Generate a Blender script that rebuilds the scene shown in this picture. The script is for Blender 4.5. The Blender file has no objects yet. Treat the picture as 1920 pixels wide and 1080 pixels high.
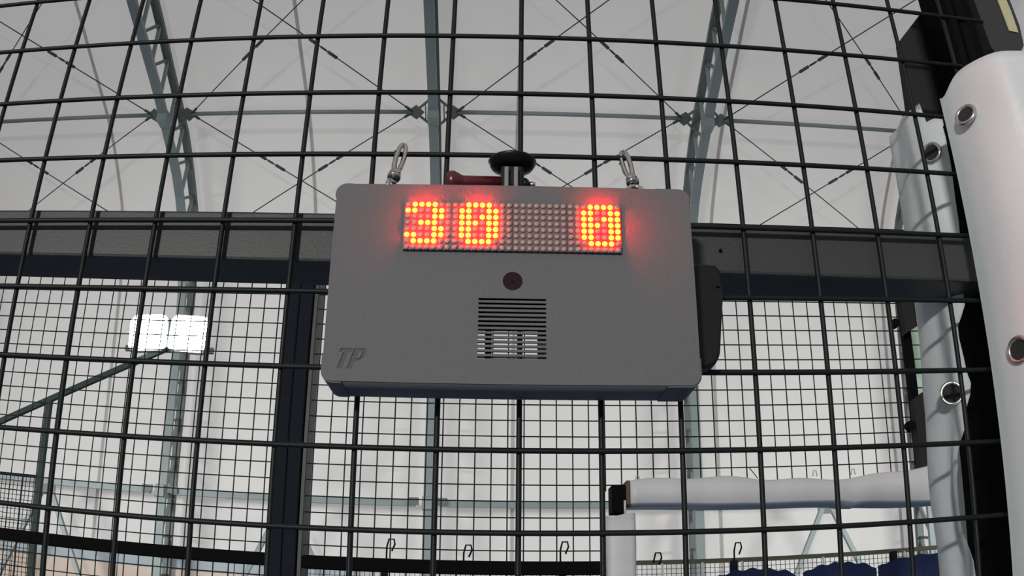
import bpy, bmesh, math, random
from mathutils import Vector, Matrix
random.seed(7)
S = bpy.context.scene
COL = S.collection

# ------------------------------------------------------------------ camera
cd = bpy.data.cameras.new('camera'); cam = bpy.data.objects.new('camera', cd); COL.objects.link(cam)
# wide webcam lens with barrel distortion: a real fisheye lens model (angle as a polynomial of sensor radius)
cd.type = 'PANO'
cd.sensor_fit = 'HORIZONTAL'; cd.sensor_width = 36.0; cd.sensor_height = 20.25
cd.clip_start = 0.01; cd.clip_end = 500
cc = cd.cycles if hasattr(cd, 'cycles') else cd
cc.panorama_type = 'FISHEYE_LENS_POLYNOMIAL'
cc.fisheye_fov = math.radians(180)
cc.fisheye_polynomial_k0 = 0.0
cc.fisheye_polynomial_k1 = -0.0313711
cc.fisheye_polynomial_k2 = -3.91277e-06
cc.fisheye_polynomial_k3 = 9.78244e-07
cc.fisheye_polynomial_k4 = -3.52083e-08
right = Vector((0.99966, -0.02505, 0.00760)); fwd = Vector((0.02072, 0.93473, 0.35474)).normalized()
right = (right - fwd * right.dot(fwd)).normalized(); up = right.cross(fwd)
M = Matrix((( right.x, up.x, -fwd.x, 0), (right.y, up.y, -fwd.y, 0), (right.z, up.z, -fwd.z, 0), (0, 0, 0, 1)))
cam.matrix_world = Matrix.Translation((0.0329, -0.5384, -0.2495)) @ M
S.camera = cam

# ------------------------------------------------------------------ world, light, exposure
W = bpy.data.worlds.new('overcast'); S.world = W; W.use_nodes = True
W.node_tree.nodes['Background'].inputs[0].default_value = (0.985, 0.99, 1.0, 1)
W.node_tree.nodes['Background'].inputs[1].default_value = 0.58
S.view_settings.view_transform = 'Standard'; S.view_settings.look = 'None'
S.view_settings.gamma = 1.0; S.view_settings.exposure = 0.0
S.view_settings.use_curve_mapping = False

def area(name, loc, target, sx, sy, power, col=(1, 1, 1)):
    l = bpy.data.lights.new(name, 'AREA'); l.shape = 'RECTANGLE'; l.size = sx; l.size_y = sy
    l.energy = power; l.color = col
    o = bpy.data.objects.new(name, l); COL.objects.link(o); o.location = loc
    d = Vector(target) - Vector(loc); o.rotation_euler = d.to_track_quat('-Z', 'Y').to_euler()
    return o
# the court floodlights on the near side of the hall, behind the camera, facing the far wall
area('court_floodlight_near', (-4.4, -12.5, 2.4), (0, 0, 0.2), 1.2, 0.5, 1420, (1.0, 0.99, 0.95))
# unseen fill lamps added beside the frame to brighten the lower far wall
area('added_wall_fill_right', (14, 4.0, 1.2), (5, 16.5, 0.8), 4.0, 1.0, 250, (0.97, 1.0, 0.98)).data.spread = math.radians(75)
area('added_wall_fill_left', (-14, 4.0, 1.2), (-4, 16.5, 0.8), 4.0, 1.0, 250, (0.97, 1.0, 0.98)).data.spread = math.radians(75)

# ------------------------------------------------------------------ materials
def mat(name, col, rough=0.5, metal=0.0, bump=0.0, scale=40.0, vary=0.0, spec=0.5, emit=None, estr=0.0, col2=None, clear=0.0):
    m = bpy.data.materials.new(name); m.use_nodes = True
    nt = m.node_tree; b = nt.nodes['Principled BSDF']
    b.inputs['Base Color'].default_value = (*col, 1); b.inputs['Roughness'].default_value = rough
    b.inputs['Metallic'].default_value = metal; b.inputs['Specular IOR Level'].default_value = spec
    b.inputs['Coat Weight'].default_value = clear
    tc = nt.nodes.new('ShaderNodeTexCoord'); nz = nt.nodes.new('ShaderNodeTexNoise')
    nz.inputs['Scale'].default_value = scale; nz.inputs['Detail'].default_value = 4
    nt.links.new(tc.outputs['Object'], nz.inputs['Vector'])
    if vary > 0 or col2:
        mx = nt.nodes.new('ShaderNodeMix'); mx.data_type = 'RGBA'
        c2 = col2 or tuple(min(1, c * (1 + vary)) for c in col); c1 = col if col2 else tuple(c * (1 - vary) for c in col)
        mx.inputs[6].default_value = (*c1, 1); mx.inputs[7].default_value = (*c2, 1)
        nt.links.new(nz.outputs['Fac'], mx.inputs[0]); nt.links.new(mx.outputs[2], b.inputs['Base Color'])
    if bump > 0:
        bp = nt.nodes.new('ShaderNodeBump'); bp.inputs['Strength'].default_value = bump; bp.inputs['Distance'].default_value = 0.001
        nt.links.new(nz.outputs['Fac'], bp.inputs['Height']); nt.links.new(bp.outputs['Normal'], b.inputs['Normal'])
    if emit:
        b.inputs['Emission Color'].default_value = (*emit, 1); b.inputs['Emission Strength'].default_value = estr
    return m

def membrane_mat(name, refl, trans, scale=0.35):
    m = bpy.data.materials.new(name); m.use_nodes = True; nt = m.node_tree
    for n in list(nt.nodes):
        if n.type != 'OUTPUT_MATERIAL': nt.nodes.remove(n)
    out = [n for n in nt.nodes if n.type == 'OUTPUT_MATERIAL'][0]
    d = nt.nodes.new('ShaderNodeBsdfDiffuse'); t = nt.nodes.new('ShaderNodeBsdfTranslucent'); a = nt.nodes.new('ShaderNodeAddShader')
    tc = nt.nodes.new('ShaderNodeTexCoord'); nz = nt.nodes.new('ShaderNodeTexNoise'); nz.inputs['Scale'].default_value = scale
    nz.inputs['Detail'].default_value = 3
    nt.links.new(tc.outputs['Object'], nz.inputs['Vector'])
    for sh, c in ((d, refl), (t, trans)):
        mx = nt.nodes.new('ShaderNodeMix'); mx.data_type = 'RGBA'
        mx.inputs[6].default_value = (*[k * 0.97 for k in c], 1); mx.inputs[7].default_value = (*[k * 1.03 for k in c], 1)
        nt.links.new(nz.outputs['Fac'], mx.inputs[0]); nt.links.new(mx.outputs[2], sh.inputs['Color'])
    nt.links.new(d.outputs[0], a.inputs[0]); nt.links.new(t.outputs[0], a.inputs[1]); nt.links.new(a.outputs[0], out.inputs[0])
    return m

MEMB = membrane_mat('membrane_pvc', (0.425, 0.414, 0.402), (0.437, 0.424, 0.410))
SEAM = membrane_mat('membrane_seam', (0.40, 0.39, 0.38), (0.30, 0.295, 0.29))
WIRE = mat('black_coated_wire', (0.006, 0.0075, 0.0075), 0.5, spec=0.18, bump=0.15, scale=900, vary=0.3)
FWIRE = mat('far_coated_wire', (0.012, 0.018, 0.018), 0.5, spec=0.2, vary=0.2)
FRAME = mat('dark_painted_steel', (0.030, 0.031, 0.030), 0.5, spec=0.3, bump=0.2, scale=600, vary=0.12)
FRAME2 = mat('far_dark_steel', (0.012, 0.014, 0.018), 0.85, spec=0.03, vary=0.15)
BLACK = mat('black_steel_post', (0.0035, 0.0035, 0.004), 0.8, spec=0.05, vary=0.2)
GALV = mat('galvanised_steel', (0.205, 0.24, 0.24), 0.5, metal=0.15, vary=0.12, scale=3)
GALVD = mat('weathered_steel', (0.12, 0.135, 0.13), 0.55, metal=0.2, vary=0.15, scale=3)
MAST = mat('dark_green_mast_paint', (0.035, 0.05, 0.045), 0.6, spec=0.2, vary=0.1)
CABLE = mat('cable_steel', (0.055, 0.06, 0.062), 0.5, metal=0.3)
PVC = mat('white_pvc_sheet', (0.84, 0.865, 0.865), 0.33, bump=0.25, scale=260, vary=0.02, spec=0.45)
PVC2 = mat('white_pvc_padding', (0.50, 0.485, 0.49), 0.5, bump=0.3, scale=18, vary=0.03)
EYE = mat('nickel_eyelet', (0.62, 0.6, 0.54), 0.22, metal=1.0)
HOLE = mat('eyelet_dark', (0.01, 0.01, 0.01), 0.9)
CASE = mat('grey_textured_plastic', (0.088, 0.088, 0.092), 0.62, bump=0.55, scale=1500, vary=0.05)
CASED = mat('shade_darkened_plastic', (0.060, 0.060, 0.063), 0.7, bump=0.4, scale=1500)  # case grey darkened: shade of the engraving put into the colour
INNER = mat('dark_interior', (0.008, 0.005, 0.006), 0.8, spec=0.1)
PLAS = mat('black_plastic', (0.006, 0.005, 0.006), 0.35, spec=0.25)
GLARE_RED = mat('glare_tinted_plastic', (0.07, 0.008, 0.012), 0.3)  # red glare of the LEDs put into the handle's base colour
PRONG = mat('grey_nylon', (0.16, 0.15, 0.16), 0.5)
CHROME = mat('chrome', (0.62, 0.57, 0.54), 0.1, metal=1.0)
LEDOFF = mat('unlit_led', (0.30, 0.20, 0.185), 0.45)
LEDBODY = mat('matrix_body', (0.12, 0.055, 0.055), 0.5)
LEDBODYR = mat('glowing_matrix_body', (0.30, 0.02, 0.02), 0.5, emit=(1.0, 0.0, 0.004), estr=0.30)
LEDON = mat('lit_led', (0.9, 0.3, 0.1), 0.4, emit=(1.0, 0.00128, 0.00006), estr=800.0)
SENSOR = mat('sensor_window', (0.016, 0.004, 0.006), 0.6, spec=0.1)
LAMP = mat('lamp_glass', (1, 1, 1), 0.3, emit=(0.93, 1.0, 0.98), estr=38.0)
LAMPB = mat('lamp_housing', (0.25, 0.28, 0.28), 0.4, metal=0.4)
NAVY = mat('navy_windscreen', (0.012, 0.028, 0.11), 0.7, vary=0.2, scale=8)
TAN = mat('tan_cladding', (0.62, 0.50, 0.42), 0.7, vary=0.05, scale=2)
GREYC = mat('blue_grey_cladding', (0.36, 0.40, 0.43), 0.7, vary=0.05, scale=2)
FLOORM = mat('blue_court_turf', (0.10, 0.16, 0.26), 0.9, bump=0.3, scale=60, vary=0.1)
YLW = mat('yellowish_label', (0.40, 0.36, 0.22), 0.5)
FOAM = mat('brown_foam_edge', (0.09, 0.06, 0.035), 0.9)
GLASSM = membrane_mat('frosted_green_glass', (0.34, 0.40, 0.34), (0.42, 0.48, 0.42), 5)
CHAR = mat('charcoal_plate', (0.022, 0.021, 0.022), 0.7, spec=0.08, vary=0.08)

# ------------------------------------------------------------------ helpers
def link(name, me, m=None, parent=None, loc=None):
    o = bpy.data.objects.new(name, me); COL.objects.link(o)
    if m is not None and len(me.materials) == 0: me.materials.append(m)
    if parent: o.parent = parent
    if loc is not None: o.location = loc
    return o
def thing(name, label, cat, loc=(0, 0, 0), group=None):
    o = bpy.data.objects.new(name, None); COL.objects.link(o); o.location = loc; o.empty_display_size = 0.1
    o['label'] = label; o['category'] = cat
    if group: o['group'] = group
    return o
def tag(o, label, cat, group=None):
    o['label'] = label; o['category'] = cat
    if group: o['group'] = group
    return o
def wpos(o):
    v = Vector((0, 0, 0))
    while o: v += o.location; o = o.parent
    return v
class B:
    """collects shapes given in world coordinates, links them as one mesh object"""
    def __init__(s): s.bm = bmesh.new()
    def box(s, a, b, bev=0.0, seg=2):
        a, b = Vector(a), Vector(b); lo = Vector(map(min, a, b)); hi = Vector(map(max, a, b))
        bm2 = bmesh.new(); r = bmesh.ops.create_cube(bm2, size=1)
        for v in bm2.verts: v.co = Vector(((lo[i] + hi[i]) / 2 + v.co[i] * (hi[i] - lo[i]) for i in range(3)))
        if bev > 0: bmesh.ops.bevel(bm2, geom=bm2.edges[:], offset=bev, segments=seg, affect='EDGES', profile=0.5)
        s.add(bm2); return s
    def add(s, bm2):
        me = bpy.data.meshes.new('t'); bm2.to_mesh(me); bm2.free(); s.bm.from_mesh(me); bpy.data.meshes.remove(me)
    def bar(s, a, b, w, h=None, upv=(0, 0, 1), bev=0.0):
        """rectangular bar from a to b, w along side, h along upv"""
        a, b = Vector(a), Vector(b); h = h or w; d = (b - a).normalized(); u = Vector(upv)
        sd = d.cross(u)
        if sd.length < 1e-4: sd = d.cross(Vector((0, 1, 0)))
        sd.normalize(); u = sd.cross(d).normalized()
        bm2 = bmesh.new(); vs = []
        for p in (a, b):
            for i, j in ((-1, -1), (1, -1), (1, 1), (-1, 1)): vs.append(bm2.verts.new(p + sd * (i * w / 2) + u * (j * h / 2)))
        for f in ((0, 1, 2, 3), (7, 6, 5, 4), (0, 4, 5, 1), (1, 5, 6, 2), (2, 6, 7, 3), (3, 7, 4, 0)): bm2.faces.new([vs[k] for k in f])
        bmesh.ops.recalc_face_normals(bm2, faces=bm2.faces[:])
        if bev > 0: bmesh.ops.bevel(bm2, geom=bm2.edges[:], offset=bev, segments=2, affect='EDGES', profile=0.5)
        s.add(bm2); return s
    def tube(s, pts, r, n=8, closed=False, rs=None):
        pts = [Vector(p) for p in pts]; N = len(pts); rings = []; prev = None
        for k, p in enumerate(pts):
            if closed: t = pts[(k + 1) % N] - pts[k - 1]
            else: t = pts[min(k + 1, N - 1)] - pts[max(k - 1, 0)]
            t.normalize()
            if prev is None:
                u = t.cross(Vector((0, 0, 1)))
                if u.length < 0.05: u = t.cross(Vector((0, 1, 0)))
                u.normalize()
            else: u = (prev - t * prev.dot(t)).normalized()
            prev = u; w = t.cross(u); rr = rs[k] if rs else r
            rings.append([s.bm.verts.new(p + (u * math.cos(2 * math.pi * i / n) + w * math.sin(2 * math.pi * i / n)) * rr) for i in range(n)])
        for k in range(N if closed else N - 1):
            a, b = rings[k], rings[(k + 1) % N]
            for i in range(n): f = s.bm.faces.new((a[i], a[(i + 1) % n], b[(i + 1) % n], b[i])); f.smooth = True
        if not closed:
            s.bm.faces.new(rings[0][::-1]); s.bm.faces.new(rings[-1])
        return s
    def prism(s, poly, d, ax=1):
        """closed polygon (world points), extruded by vector d"""
        d = Vector(d); a = [s.bm.verts.new(Vector(p)) for p in poly]; b = [s.bm.verts.new(Vector(p) + d) for p in poly]
        fs = [s.bm.faces.new(a), s.bm.faces.new(b[::-1])]
        for i in range(len(a)): fs.append(s.bm.faces.new((a[i], b[i], b[(i + 1) % len(a)], a[(i + 1) % len(a)])))
        return s
    def lathe(s, c, axis, prof, n=24):
        """prof: (distance along axis, radius)"""
        c = Vector(c); t = Vector(axis).normalized(); u = t.cross(Vector((0, 0, 1)))
        if u.length < 0.05: u = t.cross(Vector((0, 1, 0)))
        u.normalize(); w = t.cross(u)
        rings = [[s.bm.verts.new(c + t * a + (u * math.cos(2 * math.pi * i / n) + w * math.sin(2 * math.pi * i / n)) * max(r, 1e-5)) for i in range(n)] for a, r in prof]
        for a, b in zip(rings, rings[1:]):
            for i in range(n): f = s.bm.faces.new((a[i], a[(i + 1) % n], b[(i + 1) % n], b[i])); f.smooth = True
        s.bm.faces.new(rings[0][::-1]); s.bm.faces.new(rings[-1]); return s
    def done(s, name, m, parent=None, loc=None, smooth=False):
        bmesh.ops.recalc_face_normals(s.bm, faces=s.bm.faces[:])
        off = wpos(parent) if parent else Vector((0, 0, 0))
        l = Vector(loc) if loc is not None else Vector((0, 0, 0))      # loc in world coordinates
        base = l if loc is not None else off
        bmesh.ops.translate(s.bm, vec=-base, verts=s.bm.verts[:])
        me = bpy.data.meshes.new(name); s.bm.to_mesh(me); s.bm.free()
        if smooth:
            for p in me.polygons: p.use_smooth = True
        return link(name, me, m, parent, (base - off) if (parent or loc is not None) else None)
def struct(o, label=None):
    o['kind'] = 'structure'
    if label: o['label'] = label; 
    return o

# ------------------------------------------------------------------ the hall
FL = -3.3
XA = [-11.3, -6.2, -1.1, 3.9, 8.7]              # arch planes
INN = [(16.0, FL), (16.0, 1.0), (16.02, 3.5), (15.97, 5.0), (15.86, 5.8), (15.55, 6.6), (15.2, 7.15), (14.55, 7.74), (13.35, 8.36), (12.6, 8.68), (11.0, 9.2), (9.4, 9.64), (7, 10.15), (4, 10.65), (1, 10.95), (-2, 11.05)]
OUT = [(16.55, FL), (16.58, 1.0), (16.6, 3.2), (16.57, 4.3), (16.42, 6.07), (16.2, 7.0), (15.8, 7.66), (14.95, 8.45), (14.3, 8.85), (13.2, 9.32), (11.8, 9.88), (9.9, 10.4), (7.2, 10.95), (4.1, 11.4), (1, 11.7), (-2, 11.8)]
def mirror(P): return P + [(-4 - y, z) for y, z in P[-2::-1]]
def smooth_prof(P, step=0.35):
    P = [Vector((0, y, z)) for y, z in P]; out = []
    for i in range(len(P) - 1):                                    # Catmull-Rom
        p0 = P[i - 1] if i else P[0]; p1, p2 = P[i], P[i + 1]; p3 = P[i + 2] if i + 2 < len(P) else P[-1]
        n = max(1, int((p2 - p1).length / step))
        for k in range(n):
            t = k / n
            out.append(0.5 * ((2 * p1) + (p2 - p0) * t + (2 * p0 - 5 * p1 + 4 * p2 - p3) * t * t + (3 * p1 - p0 - 3 * p2 + p3) * t ** 3))
    out.append(P[-1]); return [(v.y, v.z) for v in out]
inn = smooth_prof(mirror(INN)); outp = smooth_prof(mirror(OUT))

def offset_prof(P, d):
    r = []
    for i, (y, z) in enumerate(P):
        a = P[max(0, i - 1)]; b = P[min(len(P) - 1, i + 1)]
        t = Vector((b[0] - a[0], b[1] - a[1])).normalized(); n = Vector((t.y, -t.x)); r.append((y + n.x * d, z + n.y * d))
    return r
memp = offset_prof(outp, 0.35)
memp[0] = (memp[0][0], FL); memp[-1] = (memp[-1][0], FL)
bm = bmesh.new(); xs = [-32 + i * 1.0 for i in range(65)]
rows = [[bm.verts.new((x, y, z)) for x in xs] for y, z in memp]
for a, b in zip(rows, rows[1:]):
    for i in range(len(xs) - 1): f = bm.faces.new((a[i], a[i + 1], b[i + 1], b[i])); f.smooth = True
me = bpy.data.meshes.new('ceiling'); bm.to_mesh(me); bm.free()
ceil = struct(link('ceiling', me, MEMB))
sp = offset_prof(memp, -0.012)
for x in (-24.6, -20.45, -16.3, -12.15, -8.0, -3.66, 0.46, 4.55, 8.45, 12.6, 16.75, 20.9):
    bm = bmesh.new()
    pr = [[bm.verts.new((x + d, y, z)) for y, z in sp] for d in (-0.035, 0.035)]
    for i in range(len(sp) - 1): bm.faces.new((pr[0][i], pr[1][i], pr[1][i + 1], pr[0][i + 1]))
    bmesh.ops.solidify(bm, geom=bm.faces[:], thickness=0.004)
    me = bpy.data.meshes.new('seam_strip'); bm.to_mesh(me); bm.free(); link('seam_strip', me, SEAM, ceil)
for nm, x in (('wall_left', -32.0), ('wall_right', 32.0)):
    bm = bmesh.new(); bm.faces.new([bm.verts.new((x, y, z)) for y, z in memp])
    me = bpy.data.meshes.new(nm); bm.to_mesh(me); bm.free(); struct(link(nm, me, MEMB))
struct(B().box((-32, -21.5, FL - 0.2), (32, 17.6, FL)).done('floor', FLOORM))
# lower cladding of the far wall: tan sheets below, a blue-grey strip above, in panels
cl = struct(B().box((-31.9, 16.72, FL), (-2.4, 16.76, 0.62)).done('wall_back', GREYC))
for k in range(12):
    x0 = -31.8 + k * 2.45
    B().box((x0 + 0.01, 16.66, FL), (x0 + 2.44, 16.715, 0.35), 0.006, 1).done('cladding_panel', TAN, cl)
    B().box((x0 + 0.01, 16.68, 0.36), (x0 + 2.44, 16.715, 0.60), 0.006, 1).done('cladding_panel', GREYC, cl)

# lattice arches
def arc_len(P):
    L = [0]
    for a, b in zip(P, P[1:]): L.append(L[-1] + math.hypot(b[0] - a[0], b[1] - a[1]))
    return L
Li = arc_len(inn); Lo = arc_len(outp)
def at_s(P, L, s):
    for i in range(len(L) - 1):
        if L[i + 1] >= s:
            t = (s - L[i]) / (L[i + 1] - L[i]); return (P[i][0] + (P[i + 1][0] - P[i][0]) * t, P[i][1] + (P[i + 1][1] - P[i][1]) * t)
    return P[-1]
def chord(P, x, w, h):
    bm = bmesh.new(); rings = []
    for i, (y, z) in enumerate(P):
        a = P[max(0, i - 1)]; b = P[min(len(P) - 1, i + 1)]; t = Vector((0, b[0] - a[0], b[1] - a[1])).normalized()
        n = Vector((0, t.z, -t.y)); c = Vector((x, y, z))
        rings.append([bm.verts.new(c + Vector((i1 * w / 2, 0, 0)) + n * (j * h / 2)) for i1, j in ((-1, -1), (1, -1), (1, 1), (-1, 1))])
    for a, b in zip(rings, rings[1:]):
        for i in range(4): bm.faces.new((a[i], a[(i + 1) % 4], b[(i + 1) % 4], b[i]))
    bm.faces.new(rings[0]); bm.faces.new(rings[-1][::-1]); bmesh.ops.recalc_face_normals(bm, faces=bm.faces[:])
    return bm
arch_lab = ['pale steel lattice arch beyond the left edge, leftmost of the row',
            'lattice steel arch rising behind the bright floodlight',
            'steel arch seen end-on behind the left side of the scoreboard',
            'lattice steel arch passing behind the right edge of the scoreboard',
            'pale steel arch column behind the opening under the white padded beam']
def add_bm(bm, name, m, parent):
    o = B(); o.bm.free(); o.bm = bm; return o.done(name, m, parent)
proto = None
for k, x in enumerate(XA):
    r = thing('lattice_arch', arch_lab[k], 'arch', (x, 16.0, FL), 'steel arches of the hall')
    if proto is None:
        add_bm(chord(inn, x, 0.17, 0.09), 'inner_chord', GALV, r)
        add_bm(chord(outp, x, 0.15, 0.10), 'outer_chord', GALVD, r)
        s = 0.4; stp = 0.78; tot = min(Li[-1], Lo[-1])
        while s < tot / 2 + 1:
            fo = s / Lo[-1] * Li[-1]
            a = at_s(outp, Lo, s); b = at_s(inn, Li, fo + 0.10); c = at_s(inn, Li, fo + 0.10 + stp * 0.98)
            B().bar((x, a[0], a[1]), (x, b[0], b[1]), 0.05, 0.05, (1, 0, 0)).done('lacing_bar', GALVD, r)
            a2 = at_s(outp, Lo, s + stp)
            B().bar((x, b[0], b[1]), (x, a2[0], a2[1]), 0.06, 0.06, (1, 0, 0)).done('lacing_bar', GALV, r)
            s += stp
        # connection collar where the purlin brackets meet the inner chord
        for (y, z, q) in ((13.42, 8.33, 0.5), (15.98, 1.8, 0.0)):
            B().box((x - 0.097, y - 0.16, z - 0.13), (x + 0.097, y + 0.14, z + 0.11), 0.01, 1).done('collar', GALV, r)
        proto = r
    else:
        for ch in proto.children:
            c = ch.copy(); COL.objects.link(c); c.parent = r

# purlin brackets (gussets) with struts, one each side of every arch, at the high purlin and at the low purlin
P1 = (13.75, 8.62); P0 = (15.93, 1.80)
sidew = {-1: 'left', 1: 'right'}
archn = ['outermost left arch', 'arch behind the floodlight', 'end-on middle arch', 'arch by the scoreboard\'s right edge', 'outermost right arch']
for k, x in enumerate(XA):
    for sd in (-1, 1):
        if (k == 0 and sd < 0) or (k == 4 and sd > 0): continue
        y, z = P1; gx = x + sd * 0.34
        g = thing('purlin_bracket', 'diamond gusset bracket on the %s side of the %s' % (sidew[sd], archn[k]), 'bracket', (gx, y, z), 'purlin brackets on the arches')
        # slope direction of the roof here
        t = Vector((0, -0.9, 0.45)).normalized()
        c = Vector((gx, y, z))
        poly = [c + Vector((-sd * 0.15, 0, 0)), c + t * 0.155, c + Vector((sd * 0.19, 0, 0)), c - t * 0.155]
        nrm = Vector((1, 0, 0)).cross(t) * 0.02
        B().prism(poly, nrm).done('gusset_plate', GALVD, g)
        for q in (-1, 1):
            B().bar(c + Vector((-sd * 0.04, 0, 0)) + t * (0.07 * q), Vector((x + sd * 0.09, y, z)) + t * (0.27 * q), 0.035, 0.035).done('strut', GALVD, g)
        B().tube([Vector((x + sd * 0.17, y, z)) + t * 0.22, Vector((x + sd * 0.17, y, z)) - t * 0.22], 0.012, 6).done('strut', GALVD, g)
        # cable sockets
for k in range(4):
    x0, x1 = XA[k], XA[k + 1]
    nm = ['far left bay', 'bay left of middle arch', 'bay right of middle arch', 'far right bay'][k]
    o = B().tube([(x0 + 0.42, P1[0], P1[1]), (x1 - 0.42, P1[0], P1[1])], 0.042, 10).done('purlin', GALV, None, loc=((x0 + x1) / 2, P1[0], P1[1]))
    tag(o, 'round steel purlin high across the %s' % nm, 'purlin', 'high purlins')
    lo = thing('purlin', 'pale box purlin low across the %s, below the scoreboard' % nm, 'purlin', ((x0 + x1) / 2, P0[0], P0[1]), 'low purlins')
    B().bar((x0 + 0.22, P0[0], P0[1]), (x1 - 0.22, P0[0], P0[1]), 0.09, 0.13).done('rail', GALV, lo)
    for xx in (x0 + 0.26, x1 - 0.26):
        B().box((xx - 0.1, P0[0] - 0.09, P0[1] - 0.05), (xx + 0.1, P0[0] - 0.05, P0[1] + 0.09)).done('splice_plate', GALVD, lo)

# crossed bracing cables with turnbuckles
P2 = (9.6, 9.79); PL = (15.53, 6.63)
def cable(x0, x1, a, b, label):
    A = Vector((x0, a[0], a[1])); C = Vector((x1, b[0], b[1])); d = (C - A).normalized(); L = (C - A).length
    r = thing('bracing_cable', label, 'cable', A, 'crossed bracing cables')
    B().tube([A, C], 0.011, 6).done('rod', CABLE, r)
    for s0, ln, rad in ((0.02, 0.17, 0.026), (L - 0.19, 0.17, 0.026)):
        B().tube([A + d * s0, A + d * (s0 + ln)], rad, 8).done('socket', CABLE, r)
    s0 = L * 0.30
    for q in (0, 0.42):
        B().tube([A + d * (s0 + q), A + d * (s0 + q + 0.20)], 0.03, 8).done('turnbuckle', CABLE, r)
    B().tube([A + d * (s0 + 0.24), A + d * (s0 + 0.30), A + d * (s0 + 0.36)], 0.02, 6).done('coupler', CABLE, r)
for k in range(4):
    x0, x1 = XA[k] + 0.40, XA[k + 1] - 0.40
    nm = ['far left bay', 'bay left of middle arch', 'bay right of middle arch', 'far right bay'][k]
    for Pn, w in ((P2, 'above'), (PL, 'below')):
        cable(x0, x1, P1, Pn, 'thin cable from the left bracket rightwards %s the high purlin, %s' % (w, nm))
        cable(x1, x0, P1, Pn, 'thin cable from the right bracket leftwards %s the high purlin, %s' % (w, nm))
# inverted V braces under the low purlin
for x, lb in ((-8.65, 'inverted V brace under the low purlin, leftmost, beyond the thin mast'), (-3.7, 'inverted V brace under the low purlin behind the dark double fence post'),
              (6.4, 'inverted V brace seen under the white padded beam')):
    r = thing('v_brace', lb, 'brace', (x, 15.9, 1.6), 'V braces on the far wall')
    B().box((x - 0.2, 15.86, 1.52), (x + 0.2, 15.88, 1.72)).done('gusset_plate', GALVD, r)
    for sd in (-1, 1):
        B().bar((x + sd * 0.1, 15.9, 1.62), (x + sd * 1.45, 15.9, -1.2), 0.09, 0.09).done('leg', GALV, r)

# ------------------------------------------------------------------ far court fences
# mast with oblique arm and twin floodlights
mt = thing('light_mast', 'dark green mast with a slanting arm carrying two blazing white floodlights', 'light mast', (-4.57, 8.0, FL))
B().box((-4.605, 7.97, FL), (-4.545, 8.03, 1.66), 0.004, 1).done('post', MAST, mt)
B().bar((-6.4, 8.0, 0.81), (-3.3, 8.0, 2.27), 0.055, 0.055).done('arm', MAST, mt)
B().box((-3.78, 8.02, 2.24), (-2.80, 8.06, 2.30)).done('crossbar', GALVD, mt)
for x0 in (-3.72, -3.27):
    tl = 0.05 if x0 < -3.5 else -0.05
    def tp(u, v): return (x0 + 0.21 + u * math.cos(tl) - v * math.sin(tl), 7.95, 2.42 + u * math.sin(tl) + v * math.cos(tl))
    def octo(hx, hz, c, y):
        return [(q[0], y, q[2]) for q in [tp(a, b_) for a, b_ in ((-hx + c, -hz), (hx - c, -hz), (hx, -hz + c), (hx, hz - c), (hx - c, hz), (-hx + c, hz), (-hx, hz - c), (-hx, -hz + c))]]
    h = B().prism(octo(0.215, 0.195, 0.04, 7.95), (0, 0.08, 0)).done('lamp_housing', LAMPB, mt)
    B().prism(octo(0.205, 0.185, 0.06, 7.935), (0, 0.014, 0)).done('lamp_glass', LAMP, h)
# dense mesh fence left of the mast
lf = thing('mesh_fence', 'distant dense mesh fence with a thin dark rail, left of the mast', 'fence', (-6, 8.1, FL))
B().bar((-8.2, 8.1, 0.86), (-4.62, 8.1, 0.86), 0.03, 0.03).done('rail', FRAME2, lf)
b = B()
for i in range(72): b.bar((-8.2 + i * 0.05, 8.1, FL), (-8.2 + i * 0.05, 8.1, 0.85), 0.006)
for i in range(80): b.bar((-8.2, 8.104, -3.1 + i * 0.05), (-4.62, 8.104, -3.1 + i * 0.05), 0.006)
b.done('wire_mesh', FWIRE, lf)['kind'] = 'stuff'
# far court fence with windscreen seen through the padded opening
ff = thing('court_fence', 'distant court fence with olive top rail seen through the padded opening', 'fence', (2.5, 8.5, FL))
B().bar((-2.2, 8.5, 0.285), (6.4, 8.5, 0.285), 0.04, 0.045).done('rail', mat('olive_rail', (0.06, 0.06, 0.03), 0.5), ff)
for xp in (-1.0, 0.75, 2.49, 4.27, 6.2):
    B().box((xp - 0.035, 8.46, FL), (xp + 0.035, 8.53, 0.28), 0.004, 1).done('post', FRAME2, ff)
b = B()
for i in range(170): b.bar((-2.2 + i * 0.05, 8.53, -0.6), (-2.2 + i * 0.05, 8.53, 0.27), 0.005)
for i in range(17): b.bar((-2.2, 8.535, -0.58 + i * 0.05), (6.4, 8.535, -0.58 + i * 0.05), 0.005)
b.done('wire_mesh', FWIRE, ff)['kind'] = 'stuff'
for j, (xh, zh) in enumerate(((-0.98, 0.5), (-0.22, 0.46), (0.73, 0.5), (1.66, 0.38), (2.49, 0.46))):
    pts = [(xh, 8.47, 0.28), (xh, 8.47, zh - 0.08), (xh + 0.02, 8.47, zh), (xh + 0.07, 8.47, zh), (xh + 0.08, 8.47, zh - 0.05), (xh + 0.05, 8.47, zh - 0.12)]
    B().tube(pts, 0.009, 6).done('rope_hook', FRAME2, ff)
# hanging straps
for xs_ in (1.74, 2.56, 3.44, 4.38, 2.15, 4.95):
    B().bar((xs_, 8.44, 0.27), (xs_, 8.44, -0.3), 0.022, 0.004, (0, 1, 0)).done('strap', PVC2, ff)
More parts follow.
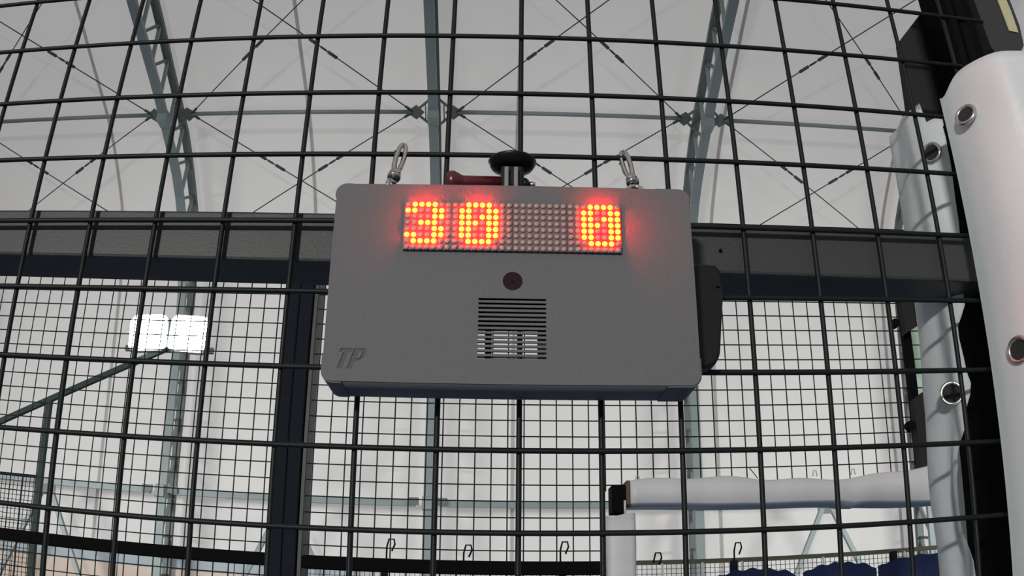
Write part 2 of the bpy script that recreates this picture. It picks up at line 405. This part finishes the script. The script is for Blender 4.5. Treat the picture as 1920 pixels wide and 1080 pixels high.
# navy windscreen with scalloped top hung at its peaks
for j, (xa, xb, ztop) in enumerate(((2.25, 3.13, 0.185), (3.2, 4.02, 0.20), (4.04, 5.35, 0.222), (-0.3, 1.1, 0.14))):
    n = 26; top = []
    for i in range(n + 1):
        t = i / n; zz = ztop - 0.10 * (1 - math.sin(math.pi * t) ** 0.6)+ 0.012 * math.sin(t * 31 + j)
        top.append((xa + (xb - xa) * t, zz))
    bm = bmesh.new(); rws = []
    for kz in range(7):
        rws.append([bm.verts.new((x, 8.40 + 0.02 * math.sin(x * 14 + kz * 0.7), zt + (-2.2 - zt) * kz / 6)) for x, zt in top])
    for a, b2 in zip(rws, rws[1:]):
        for i in range(n): bm.faces.new((a[i], a[i + 1], b2[i + 1], b2[i])).smooth = True
    bmesh.ops.solidify(bm, geom=bm.faces[:], thickness=0.004)
    me = bpy.data.meshes.new('windscreen'); bm.to_mesh(me); bm.free()
    o = link('windscreen', me, NAVY); tag(o, ['navy windscreen sheet sagging between hangers, left one in the padded opening', 'navy windscreen sheet in the middle of the padded opening',
         'navy windscreen sheet at the right of the padded opening, highest scallop', 'navy windscreen sheet left of the white padded post, under the dark rail'][j], 'windscreen', 'navy windscreens')

# ------------------------------------------------------------------ second fence, 2.2 m behind the near mesh
YF = 2.18
sf = thing('mesh_fence', 'second court fence of fine black mesh below and behind the scoreboard', 'fence', (0, YF, FL))
WR = 0.0021
def wire_mesh(L, axis, r, name):
    b = B(); h = Vector((0, 0, L / 2)) if axis == 'z' else Vector((L / 2, 0, 0))
    n = 6
    b.tube([-h, h], r, n); bmesh.ops.recalc_face_normals(b.bm, faces=b.bm.faces[:])
    me = bpy.data.meshes.new(name); b.bm.to_mesh(me); b.bm.free(); return me
def put(me, name, m, parent, loc):
    return link(name, me, m, parent, Vector(loc) - wpos(parent))
ZT, ZB = 0.98, -0.85
xcols = [-0.0646 + 0.0495 * k for k in range(-70, 29)]
mfull = wire_mesh(ZT - ZB, 'z', WR, 'fence_wire'); mshort = wire_mesh(ZT - 0.13, 'z', WR, 'fence_wire')
for x in xcols:
    if x < 0.36: put(mfull, 'vertical_wire', FWIRE, sf, (x, YF, (ZT + ZB) / 2))
    elif x < 1.40: put(mshort, 'vertical_wire', FWIRE, sf, (x, YF, (ZT + 0.13) / 2))
x0 = -3.56
mlong = wire_mesh(1.56 - x0, 'x', WR, 'fence_wire'); mleft = wire_mesh(0.39 - x0, 'x', WR, 'fence_wire')
for k in range(-23, 13):
    z = 0.3480 + 0.0499 * k
    if z > 0.14: put(mlong, 'horizontal_wire', FWIRE, sf, ((1.56 + x0) / 2, YF - 0.0035, z))
    else: put(mleft, 'horizontal_wire', FWIRE, sf, ((0.39 + x0) / 2, YF - 0.0035, z))
B().box((-0.628, YF - 0.045, FL), (-0.583, YF + 0.035, 0.97), 0.003, 1).done('post', FRAME2, sf)
B().box((-0.581, YF - 0.045, FL), (-0.540, YF + 0.035, 0.97), 0.003, 1).done('post', FRAME2, sf)
B().box((-0.5385, YF - 0.03, FL), (-0.524, YF + 0.06, 0.97), 0.002, 1).done('post_flange', FRAME, sf)['label'] = 'paler side flange of the post'
B().box((-3.56, YF - 0.045, FL), (-3.52, YF + 0.035, 1.02), 0.003, 1).done('post', FRAME2, sf)
B().box((-3.52, YF - 0.03, -0.122), (-0.63, YF + 0.01, -0.083), 0.003, 1).done('rail', BLACK, sf)
B().box((-0.522, YF - 0.03, -0.124), (0.375, YF + 0.01, -0.084), 0.003, 1).done('rail', BLACK, sf)
B().box((-3.52, YF - 0.02, ZT), (1.6, YF + 0.02, ZT + 0.04), 0.003, 1).done('rail', BLACK, sf)
B().box((1.417, YF - 0.015, 0.16), (1.446, YF + 0.015, ZT), 0.002, 1).done('post', BLACK, sf)
# small stacked charcoal plates at its right end, with sheared ends and a seam down the middle
for nm, zs, lab in (('plate', (0.62, 0.675, 1.0, 1.0), 'upper charcoal plate, cut obliquely at its foot'), ('plate', (0.165, 0.165, 0.395, 0.452), 'lower charcoal plate, cut obliquely at its head')):
    za, zb, zc, zd = zs
    for (u0, u1, q0, q1) in ((1.402, 1.446, 0.0, 0.48), (1.449, 1.498, 0.5, 1.0)):
        l0 = za + (zb - za) * q0; l1 = za + (zb - za) * q1; h0 = zc + (zd - zc) * q0; h1 = zc + (zd - zc) * q1
        o = B().prism([(u0, YF - 0.06, l0), (u1, YF - 0.06, l1), (u1, YF - 0.06, h1), (u0, YF - 0.06, h0)], (0, 0.035, 0)).done('end_plate', CHAR, sf); o['label'] = lab
B().tube([(1.385, YF - 0.03, 0.31), (1.385, YF - 0.055, 0.31)], 0.016, 10).done('bolt', BLACK, sf)
B().tube([(1.372, YF - 0.03, 0.66), (1.372, YF - 0.055, 0.66)], 0.016, 10).done('bolt', BLACK, sf)
gp = B().box((1.635, 2.6, 0.2), (1.95, 2.612, 1.1), 0.003, 1).done('glass_panel', GLASSM)
tag(gp, 'pale green frosted panel beyond the charcoal plates at the right', 'panel')

# white padded lintel and jamb of the opening
lt = thing('padded_beam', 'white padded beam with blue-grey shaded underside spanning the opening at lower right', 'padded beam', (0.95, 2.12, 0.1))
n = 60; ring = 14; bm = bmesh.new(); rr = []
for i in range(n + 1):
    t = i / n; x = 0.442 + t * (1.62 - 0.442)
    ztop = 0.150 + 0.008 * math.sin(t * 9) + 0.004 * math.sin(t * 31) + 0.018 * max(0, (t - 0.62) / 0.38)
    zbot = 0.078 + 0.003 * math.sin(t * 13 + 1) - 0.004 * math.exp(-((t - 0.60) / 0.02) ** 2) - 0.026 * max(0, (t - 0.3) / 0.7)
    pk = 0.010 * math.exp(-((t - 0.595) / 0.03) ** 2)
    yf = 2.085 + 0.002 * math.sin(t * 40) + pk; yb = 2.255
    pr = [(yf, zbot + 0.004), (yf - 0.003, (ztop + zbot) / 2), (yf, ztop - 0.005), (yf + 0.008, ztop), ((yf + yb) / 2, ztop + 0.003), (yb - 0.008, ztop), (yb, ztop - 0.006), (yb, zbot + 0.006), (yb - 0.005, zbot), (yf + 0.05, zbot - 0.004 - pk), (yf + 0.005, zbot)]
    rr.append([bm.verts.new((x, y, z)) for y, z in pr])
for a, b2 in zip(rr, rr[1:]):
    m_ = len(a)
    for i in range(m_): bm.faces.new((a[i], a[(i + 1) % m_], b2[(i + 1) % m_], b2[i])).smooth = True
bm.faces.new(rr[0]); bm.faces.new(rr[-1][::-1])
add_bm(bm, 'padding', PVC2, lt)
B().box((0.430, 2.087, 0.078), (0.4415, 2.253, 0.150), 0.002, 1).done('foam_edge', FOAM, lt)
B().box((0.388, 2.095, 0.055), (0.4295, 2.175, 0.138), 0.002, 1).done('steel_end', BLACK, lt)
B().tube([(0.425, 2.085, 0.05), (0.425, 2.085, 0.09)], 0.0035, 8).done('lacing_cord', PVC2, lt)
for xe, ze in ((0.47, 0.162), (1.03, 0.168), (1.16, 0.168)):
    B().tube([(xe - 0.008, 2.12, ze - 0.012), (xe - 0.004, 2.12, ze + 0.006), (xe + 0.004, 2.12, ze + 0.006), (xe + 0.006, 2.12, ze - 0.012)], 0.002, 6).done('cord_knot', PVC2, lt)
B().tube([(0.842, 2.12, 0.155), (0.818, 2.12, 0.187)], 0.0015, 6).done('loose_tie', FRAME, lt)
jb = thing('padded_post', 'white padded door post under the left end of the padded beam', 'padded post', (0.41, 2.12, FL))
bm = bmesh.new(); rr = []
for k in range(41):
    t = k / 40; z = 0.048 + t * (FL + 0.002 - 0.048)
    w = 0.0015 * math.sin(t * 60)
    pr = []
    cx, cy, hx, hy, rad = 0.414, 2.135, 0.043, 0.055, 0.018
    for (sx, sy, a0) in ((1, 1, 0), (-1, 1, 90), (-1, -1, 180), (1, -1, 270)):
        for a in (0, 30, 60, 90):
            an = math.radians(a0 + a); pr.append((cx + sx * (hx - rad) + (rad + w) * math.cos(an), cy + sy * (hy - rad) + (rad + w) * math.sin(an)))
    rr.append([bm.verts.new((x, y, z + (0.006 * math.sin(x * 60) if k == 0 else 0))) for x, y in pr])
for a, b2 in zip(rr, rr[1:]):
    m_ = len(a)
    for i in range(m_): bm.faces.new((a[i], a[(i + 1) % m_], b2[(i + 1) % m_], b2[i])).smooth = True
bm.faces.new(rr[0]); bm.faces.new(rr[-1][::-1])
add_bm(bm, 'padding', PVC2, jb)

# ------------------------------------------------------------------ near beam and mesh panel
bt = thing('frame_beam', 'dark steel square tube running across behind the near mesh, behind the scoreboard', 'beam', (0, 0.033, -0.009))
tilt = -0.0085 / 0.65
def zt(x): return -tilt * 0 + (0.0103 + (x + 0.10) * tilt)
bz = B(); xa, xb = -1.3, 0.40
A0 = Vector((xa, 0.0305, zt(xa) - 0.0180)); A1 = Vector((xb, 0.0305, zt(xb) - 0.0180))
bz.bar(A0, A1, 0.046, 0.036, (0, 0, 1), 0.0022); bz.done('square_tube', FRAME, bt)
B().tube([(0.1845, 0.0075, -0.0135), (0.1845, 0.0058, -0.0135)], 0.0012, 10).done('rivet', BLACK, bt)

mp = thing('welded_mesh', 'near panel of thick black welded wire mesh that the scoreboard hangs on', 'mesh panel', (0, 0, 0))
R0 = 0.00178
XL, XR, ZLO, ZHI = -1.0, 0.42, -0.62, 0.55
def wob_wire(p0, p1, r, amp, seed):
    rnd = random.Random(seed); p0, p1 = Vector(p0), Vector(p1); n = 28; pts = []
    ph = [rnd.uniform(0, 6.28) for _ in range(3)]
    for i in range(n + 1):
        t = i / n; d = amp * (math.sin(t * 9 + ph[0]) + 0.6 * math.sin(t * 19 + ph[1]))
        p = p0.lerp(p1, t); q = Vector((d, 0, 0)) if abs((p1 - p0).z) > abs((p1 - p0).x) else Vector((0, 0, d))
        pts.append(p + q)
    return B().tube(pts, r, 10)
for i in range(-13, 16):
    x = (i - 7) * 0.05
    if x > XR: continue
    zlo = ZLO
    wob_wire((x, R0, zlo), (x, R0, ZHI), R0, 0.00025, i).done('vertical_wire', WIRE, mp)
for j in range(-6, 17):
    z = (4 - j) * 0.05
    xr = {0: 0.438, 1: 0.404, -1: 0.438}.get(j, 0.405)
    wob_wire((XL, -R0 * 0.8, z), (xr, -R0 * 0.8, z), R0, 0.0002, 100 + j).done('horizontal_wire', WIRE, mp)

# ------------------------------------------------------------------ right post, its PVC padding, bracket plate, box
po = thing('fence_post', 'black steel post at the right end of the mesh, mostly wrapped in white sheeting', 'post', (0.44, 0.05, FL))
B().box((0.392, 0.012, FL), (0.472, 0.092, 0.115), 0.003, 1).done('tube', BLACK, po)
B().box((0.447, 0.060, 0.115), (0.476, 0.108, 0.40), 0.003, 1).done('tube', BLACK, po)
B().prism([(0.4115, 0.115, 0.14), (0.4130, 0.115, 0.175), (0.4203, 0.115, 0.261), (0.4689, 0.115, 0.3174), (0.478, 0.115, 0.324), (0.535, 0.115, 0.320), (0.552, 0.115, 0.30), (0.56, 0.115, 0.18), (0.56, 0.115, 0.13), (0.43, 0.115, 0.13)], (0, 0.012, 0)).done('base_plate', CHAR, po)
B().box((0.405, -0.002, 0.145), (0.4115, 0.011, 0.40), 0.001, 1).done('angle_bar', BLACK, po)
B().box((0.4155, 0.0, 0.12), (0.4225, 0.011, 0.40), 0.001, 1).done('angle_bar', BLACK, po)
cb = thing('control_box', 'black box with a chamfered foot and a yellowish label at the top right corner', 'box', (0.51, 0.06, 0.21))
bm = bmesh.new()
B().prism([(0.4735, 0.050, 0.30), (0.4775, 0.050, 0.215), (0.484, 0.050, 0.203), (0.506, 0.050, 0.206), (0.5175, 0.050, 0.222), (0.520, 0.050, 0.245), (0.517, 0.050, 0.30), (0.515, 0.050, 0.40), (0.4735, 0.050, 0.40)], (0, 0.055, 0)).done('housing', mat('black_box_plastic', (0.02, 0.02, 0.02), 0.5), cb)
B().prism([(0.5045, 0.0488, 0.236), (0.5150, 0.0488, 0.2355), (0.5145, 0.0488, 0.262), (0.510, 0.0488, 0.31), (0.5005, 0.0488, 0.31)], (0, 0.001, 0)).done('label_sticker', YLW, cb)

# padding sheet: plan curve from the front edge, round the right of the post, behind it and back to the left
ps = thing('post_padding', 'white PVC sheet with metal eyelets wrapped around the post at the right', 'padding', (0.44, 0.03, FL))
zs = [0.112 - i * 0.0085 for i in range(52)] + [-0.36, -0.45, -0.6, -1.2, -2.2, FL + 0.01]
edgeB = [(0.16, 0.394), (0.12, 0.3935), (0.0803, 0.3915), (0.0334, 0.388), (-0.005, 0.384), (-0.0386, 0.3802), (-0.0614, 0.3701), (-0.0897, 0.3725), (-0.1017, 0.3752), (-0.125, 0.3673), (-0.1553, 0.3567), (-0.1778, 0.3533), (-0.2003, 0.3542), (-0.2308, 0.3631), (-0.27, 0.371), (-0.32, 0.365), (-0.4, 0.37), (-5, 0.37)]
def interp(T, z):
    for (z0, v0), (z1, v1) in zip(T, T[1:]):
        if z <= z0 and z >= z1: t = (z0 - z) / (z0 - z1); t = t * t * (3 - 2 * t); return v0 + (v1 - v0) * t
    return T[0][1] if z > T[0][0] else T[-1][1]
def plan(z, back=False):
    # control points (x, y) of the plan curve at height z
    dent = 0.004 * math.exp(-((z - 0.075) / 0.02) ** 2)
    rp = 0.002 * math.sin(z * 34 + 1)
    xl = interp([(0.2, 0.379), (0.13, 0.378), (0.03, 0.367), (-0.04, 0.364), (-0.1, 0.361), (-0.165, 0.358), (-0.235, 0.362), (-5, 0.362)], z)
    xe = interp(edgeB, z)
    return [(0.3625, -0.020), (0.3645, -0.036 + dent), (0.371, -0.055 + dent), (0.385, -0.072 + rp), (0.404, -0.080), (0.43, -0.083), (0.462, -0.076), (0.492, -0.055), (0.51, -0.02), (0.515, 0.03), (0.508, 0.085),
            (0.48, 0.118), (0.44, 0.128), (0.405, 0.122), (0.380, 0.108), (xl + 0.003, 0.088), (xl, 0.070), (xl + 0.004, 0.052), ((xl + xe) / 2, 0.040), (xe, 0.031)]
def cr(P, n=4):
    P = [Vector((x, y, 0)) for x, y in P]; out = []
    for i in range(len(P) - 1):
        p0 = P[max(i - 1, 0)]; p1, p2 = P[i], P[i + 1]; p3 = P[min(i + 2, len(P) - 1)]
        for k in range(n):
            t = k / n; out.append(0.5 * ((2 * p1) + (p2 - p0) * t + (2 * p0 - 5 * p1 + 4 * p2 - p3) * t * t + (3 * p1 - p0 - 3 * p2 + p3) * t ** 3))
    out.append(P[-1]); return out
bm = bmesh.new(); rws = []
for iz, z in enumerate(zs):
    c = cr(plan(z)); n_ = len(c)
    row = []
    for i, p in enumerate(c):
        u = i / (n_ - 1); zz = z
        if iz < 8:                                         # the back wrap stands a little higher than the front
            f = 1 - iz / 8; zz = z + f * (0.03 * max(0, min(1, (u - 0.55) / 0.2)) - 0.010 * math.exp(-((u - 0.02) / 0.04) ** 2))
            if u > 0.93: zz -= f * 0.02
        row.append(bm.verts.new((p.x, p.y, zz)))
    rws.append(row)
for a, b2 in zip(rws, rws[1:]):
    for i in range(len(a) - 1): bm.faces.new((a[i], a[i + 1], b2[i + 1], b2[i])).smooth = True
bmesh.ops.solidify(bm, geom=bm.faces[:], thickness=0.0012)
add_bm(bm, 'sheet', PVC, ps)
def eyelet(c, nrm, r=0.0052):
    nrm = Vector(nrm).normalized(); c = Vector(c); u = nrm.cross(Vector((0, 0, 1))).normalized(); w = nrm.cross(u)
    o = B().tube([c + nrm * 0.0010 + (u * math.cos(a) + w * math.sin(a)) * r for a in [k * math.pi / 12 for k in range(24)]], 0.0016, 8, closed=True).done('eyelet', EYE, ps)
    B().tube([c - nrm * 0.0012, c + nrm * 0.0009], r - 0.0004, 24).done('eyelet_hole', HOLE, o)
eyelet((0.3662, -0.0450, 0.0745), (-0.80, -0.5, 0.28), 0.0078)
eyelet((0.3685, -0.0490, -0.1005), (-0.92, -0.4, 0.0), 0.0080)
eyelet((0.3815, 0.0405, 0.0915), (-0.80, -0.60, 0.0), 0.0078)
eyelet((0.3625, 0.0395, -0.1060), (-0.35, -0.92, 0.0), 0.0080)

# ------------------------------------------------------------------ scoreboard
sb = thing('scoreboard', 'grey plastic electronic scoreboard showing red digits 30 and 0, hung on the mesh', 'scoreboard', (0.0442, -0.026, -0.12))
FX0, FX1, FZ0, FZ1, FY = -0.0640, 0.1527, -0.1201, 0.0046, -0.045
def rrect(x0, x1, z0, z1, r, n=6):
    P = []
    for cx, cz, a0 in ((x1 - r, z1 - r, 0), (x0 + r, z1 - r, 90), (x0 + r, z0 + r, 180), (x1 - r, z0 + r, 270)):
        for k in range(n + 1): a = math.radians(a0 + 90 * k / n); P.append((cx + r * math.cos(a), cz + r * math.sin(a)))
    return P
def plate(outer, holes, y, th, name, m, parent, bevel=0.0):
    cu = bpy.data.curves.new('tmp', 'CURVE'); cu.dimensions = '2D'; cu.fill_mode = 'BOTH'; cu.extrude = th / 2; cu.bevel_depth = bevel
    for P in [outer] + holes:
        sp_ = cu.splines.new('POLY'); sp_.points.add(len(P) - 1); sp_.use_cyclic_u = True
        for k, (x, z) in enumerate(P): sp_.points[k].co = (x, z, 0, 1)
    ob = bpy.data.objects.new('tmp', cu); COL.objects.link(ob)
    bpy.context.view_layer.update()
    me = bpy.data.meshes.new_from_object(ob.evaluated_get(bpy.context.evaluated_depsgraph_get()))
    bpy.data.objects.remove(ob); bpy.data.curves.remove(cu)
    bm = bmesh.new(); bm.from_mesh(me); bpy.data.meshes.remove(me)
    bmesh.ops.remove_doubles(bm, verts=bm.verts[:], dist=1e-6)
    for v in bm.verts: v.co = Vector((v.co.x, y + th / 2 - v.co.z, v.co.y))
    return add_bm(bm, name, m, parent)
holes = []
# loudspeaker slots
for k in range(14):
    zc = -0.0693 - k * 0.00270; holes.append([(0.0245, zc - 0.00072), (0.0637, zc - 0.00072), (0.0637, zc + 0.00072), (0.0245, zc + 0.00072)])
holes.append(rrect(-0.0212, 0.1090, -0.0397, -0.0087, 0.0002, 2))                  # display window
holes.append([(0.0442 + 0.0058 * math.cos(a), -0.0579 + 0.0058 * math.sin(a)) for a in [2 * math.pi * k / 28 for k in range(28)]])
# engraved T and P, slanted
lx, lz, H = -0.0556, -0.1128, 0.0122
def sl(P): return [(lx + x + 0.33 * z, lz + z) for x, z in P]
T_ = sl([(0.0000, 0.0000), (0.0031, 0.0000), (0.0031, 0.0098), (0.0050, 0.0098), (0.0050, 0.0122), (-0.0024, 0.0122), (-0.0024, 0.0098), (0.0, 0.0098)])
Pp = sl([(0.0056, 0.0), (0.0087, 0.0), (0.0087, 0.0042), (0.0120, 0.0052), (0.0132, 0.0075), (0.0132, 0.0108), (0.0120, 0.0122), (0.0056, 0.0122)])
Pi = sl([(0.0090, 0.0060), (0.0108, 0.0066), (0.0112, 0.0084), (0.0108, 0.0102), (0.0090, 0.0104)])
holes += [T_, Pp, Pi]
front = plate(rrect(FX0, FX1, FZ0, FZ1, 0.0062), holes, FY, 0.0018, 'front_panel', CASE, sb)
plate([(lx - 0.004, lz - 0.002), (lx + 0.019, lz - 0.002), (lx + 0.019, lz + 0.015), (lx - 0.004, lz + 0.015)], [], FY + 0.0007, 0.0006, 'logo_recess', CASED, front)
# case walls (open shell) and back plate with a window behind the loudspeaker slots
DEP = 0.0375
plate(rrect(FX0, FX1, FZ0, FZ1, 0.0062), [rrect(FX0 + 0.002, FX1 - 0.002, FZ0 + 0.002, FZ1 - 0.002, 0.0045)], FY + 0.0018, DEP - 0.003, 'case_body', CASE, sb)
plate(rrect(FX0 + 0.0005, FX1 - 0.0005, FZ0 + 0.0005, FZ1 - 0.0005, 0.006), [[(0.018, -0.112), (0.0605, -0.112), (0.0605, -0.0765), (0.018, -0.0765)]], FY + DEP - 0.0012, 0.0014, 'back_plate', CASED, sb)
B().box((-0.05, FY + 0.012, -0.0785), (0.14, FY + 0.014, 0.0), 0).done('circuit_board', INNER, sb)
B().box((0.0285, FY + 0.02, -0.116), (0.0325, FY + 0.024, -0.07)).done('inner_bracket', INNER, sb)
B().box((0.0424, FY + 0.02, -0.116), (0.0429, FY + 0.022, -0.07)).done('inner_bracket', INNER, sb)
# corner guards: thin raised caps at the four corners
for (cx0, cx1, cz0, cz1, sx, sz) in ((FX0, FX0 + 0.0095, FZ1 - 0.0075, FZ1, -1, 1), (FX1 - 0.0205, FX1, FZ1 - 0.0075, FZ1, 1, 1), (FX0, FX0 + 0.0115, FZ0, FZ0 + 0.0165, -1, -1), (FX1 - 0.0195, FX1, FZ0, FZ0 + 0.0165, 1, -1)):
    def L_shape(off):
        r = 0.0062 + off
        xo = cx0 - off if sx < 0 else cx1 + off; zo = cz1 + off if sz > 0 else cz0 - off
        P = []
        ccx = xo - sx * r; ccz = zo - sz * r
        for k in range(7):
            a = math.radians(90 * k / 6); P.append((ccx + sx * r * math.cos(a), ccz + sz * r * math.sin(a)))
        return P
    o_ = L_shape(0.0009); i_ = L_shape(0.0)
    ex = cx1 if sx < 0 else cx0; ez = cz0 if sz > 0 else cz1
    xo = cx0 if sx < 0 else cx1; zo = cz1 if sz > 0 else cz0
    poly = [(xo + sx * 0.0009, ez)] + o_ + [(ex, zo + sz * 0.0009), (ex, zo)] + i_[::-1] + [(xo, ez)]
    bm_ = B(); bm_.prism([(x, FY + 0.001, z) for x, z in poly], (0, 0.034, 0)); bm_.done('corner_guard', CASE, sb)

# LED matrices
glyph3 = {0: (1, 2, 3, 4), 1: (0, 1, 4, 5), 2: (4, 5), 3: (2, 3, 4), 4: (4, 5), 5: (0, 1, 4, 5), 6: (1, 2, 3, 4)}
glyph0 = {0: (1, 2, 3, 4), 1: (0, 1, 4, 5), 2: (0, 1, 3, 4, 5), 3: (0, 1, 2, 4, 5), 4: (0, 1, 4, 5), 5: (0, 1, 4, 5), 6: (1, 2, 3, 4)}
def dotmesh(m):
    b = B(); b.lathe((0, 0, 0), (0, -1, 0), [(-0.0002, 0.00165), (0.0003, 0.00165), (0.0007, 0.0014), (0.0009, 0.0008), (0.00095, 0.0001)], 14)
    bmesh.ops.recalc_face_normals(b.bm, faces=b.bm.faces[:])
    me = bpy.data.meshes.new('led'); b.bm.to_mesh(me); b.bm.free(); me.materials.append(m); return me
dl, du = dotmesh(LEDON), dotmesh(LEDOFF)
MY = FY - 0.0022
for k in range(4):
    mx0 = -0.0190 + 0.0325 * k
    md = B().box((mx0 - 0.00205, MY, -0.0398), (mx0 + 0.0304, FY + 0.008, -0.0086), 0.0002, 1).done('led_matrix', LEDBODY, sb)
    g, sh = {0: (glyph3, 0), 1: (glyph0, 0), 2: ({}, 0), 3: (glyph0, 2)}[k]
    if g:
        # epoxy between the dots of the lit digit, emission painting in their scattered red light
        ga = B().box((mx0 + 0.00405 * sh - 0.0019, MY - 0.0001, -0.0365), (mx0 + 0.00405 * (sh + 5) + 0.0021, MY + 0.0002, -0.0087)).done('painted_glow_epoxy', LEDBODYR, md)
    for r in range(8):
        for c in range(8):
            on = (c - sh) in g.get(r, ())
            d = link('lit_led' if on else 'led', dl if on else du, None, md, Vector((mx0 + 0.00405 * c, MY - 0.0002, -0.0102 - 0.0040 * r)) - wpos(md))
# sensor window under the display
sw = B().tube([(0.0442, FY + 0.0004, -0.0579), (0.0442, FY + 0.004, -0.0579)], 0.0056, 28).done('sensor_window', SENSOR, sb)
B().tube([(0.0442, FY + 0.0001, -0.0582), (0.0442, FY + 0.002, -0.0582)], 0.0009, 12).done('sensor_dot', INNER, sw)

# action-camera style mount on top: disc, two prongs, thumb screw with lever
mt2 = B().lathe((0.0439, -0.0200, 0.0320), (0, 0, 1), [(-0.003, 0.009), (-0.0015, 0.0135), (0.0015, 0.0154), (0.0025, 0.0157), (0.0032, 0.0152), (0.0042, 0.008)], 40).done('mount_disc', PLAS, sb)
B().box((0.0365, -0.026, 0.014), (0.0515, -0.014, 0.0305), 0.002, 2).done('mount_neck', PLAS, sb)
for xp in (0.0402, 0.0462):
    B().box((xp - 0.0014, -0.0300, 0.0045), (xp + 0.0014, -0.0265, 0.0265), 0.0008, 2).done('prong', PRONG, sb)
B().lathe((0.0030, -0.0200, 0.0196), (1, 0, 0), [(-0.0010, 0.0055), (0.0006, 0.0072), (0.0035, 0.0074), (0.0062, 0.0060), (0.0088, 0.0045), (0.0104, 0.0043), (0.034, 0.0040)], 20).done('thumb_screw', GLARE_RED, sb)
B().lathe((0.0505, -0.0200, 0.0186), (1, 0, 0), [(0, 0.0042), (0.0022, 0.0042), (0.0042, 0.0028)], 6).done('nut', PLAS, sb)
B().lathe((0.0547, -0.0200, 0.0186), (1, 0, 0), [(0, 0.0018), (0.0035, 0.0018), (0.0042, 0.0012)], 14).done('bolt_end', EYE, sb)
# black battery pack behind the right edge
bp_ = B().prism([(0.1345, -0.020, -0.0335), (0.1730, -0.020, -0.0345), (0.1762, -0.020, -0.0385), (0.1764, -0.020, -0.056), (0.1722, -0.020, -0.0935), (0.1690, -0.020, -0.1000), (0.1630, -0.020, -0.1025), (0.1345, -0.020, -0.1025)], (0, 0.014, 0))
bmesh.ops.bevel(bp_.bm, geom=bp_.bm.edges[:], offset=0.0022, segments=3, affect='EDGES', profile=0.5)
bpo = bp_.done('battery_pack', PLAS, sb)
B().box((0.172, -0.0215, -0.0505), (0.1745, -0.018, -0.049), 0.0004, 1).done('latch', INNER, bpo)

# ------------------------------------------------------------------ snap hooks
def snap_hook(cx, top, foot, label, yaw):
    r = thing('snap_hook', label, 'snap hook', (foot[0], -0.02, 0.0046), 'snap hooks')
    Tp = Vector(top); Ft = Vector(foot); ax = (Tp - Ft); L = ax.length; ax.normalize()
    sd = Vector((math.cos(yaw), math.sin(yaw), 0)); sd = (sd - ax * sd.dot(ax)).normalized()
    mid = Ft + ax * L * 0.42
    # gate loop: elongated ring around the wire
    a, bb = L * 0.25, 0.0027; c = Ft + ax * (L * 0.73)
    pts = []
    for k in range(28):
        t = 2 * math.pi * k / 28; pts.append(c + ax * (a * math.sin(t)) + sd * (bb * (abs(math.cos(t)) ** 0.7) * (1 if math.cos(t) > 0 else -1)))
    B().tube(pts, 0.0018, 8, closed=True).done('hook_loop', CHROME, r)
    B().tube([c - sd * bb + ax * a * 0.5, c - sd * (bb + 0.0016) + ax * a * 0.3], 0.0009, 8).done('gate_thumb', CHROME, r)
    # swivel: barrel with collars
    B().lathe(Ft + ax * (L * 0.37), ax, [(-0.0016, 0.0016), (-0.0012, 0.0042), (0.0008, 0.0046), (0.0014, 0.0030), (0.0030, 0.0030), (0.0038, 0.0040), (0.0052, 0.0038), (0.0062, 0.0016)], 18).done('swivel', CHROME, r)
    # lower eye into the bracket of the case
    e = Ft + ax * (L * 0.22); s2 = Vector((math.cos(yaw + 0.7), math.sin(yaw + 0.7), 0))
    B().tube([e + s2 * (0.0046 * math.cos(t)) + ax * (0.0046 * math.sin(t)) for t in [2 * math.pi * k / 22 for k in range(22)]], 0.0016, 8, closed=True).done('eye_ring', CHROME, r)
    B().tube([Ft + Vector((-0.004, 0, -0.002)), Ft + Vector((-0.0042, 0, 0.002)), Ft + Vector((-0.001, 0.0, 0.0038)), Ft + Vector((0.003, 0, 0.002)), Ft + Vector((0.004, 0, -0.002))], 0.0011, 8).done('staple', CHROME, r)
snap_hook(0, (-0.0295, 0.0, 0.0585), (-0.0355, -0.022, 0.0065), 'chrome snap hook holding the upper left of the scoreboard', 0.5)
snap_hook(0, (0.1195, 0.0, 0.0560), (0.1255, -0.022, 0.0065), 'chrome snap hook holding the upper right of the scoreboard', -0.7)
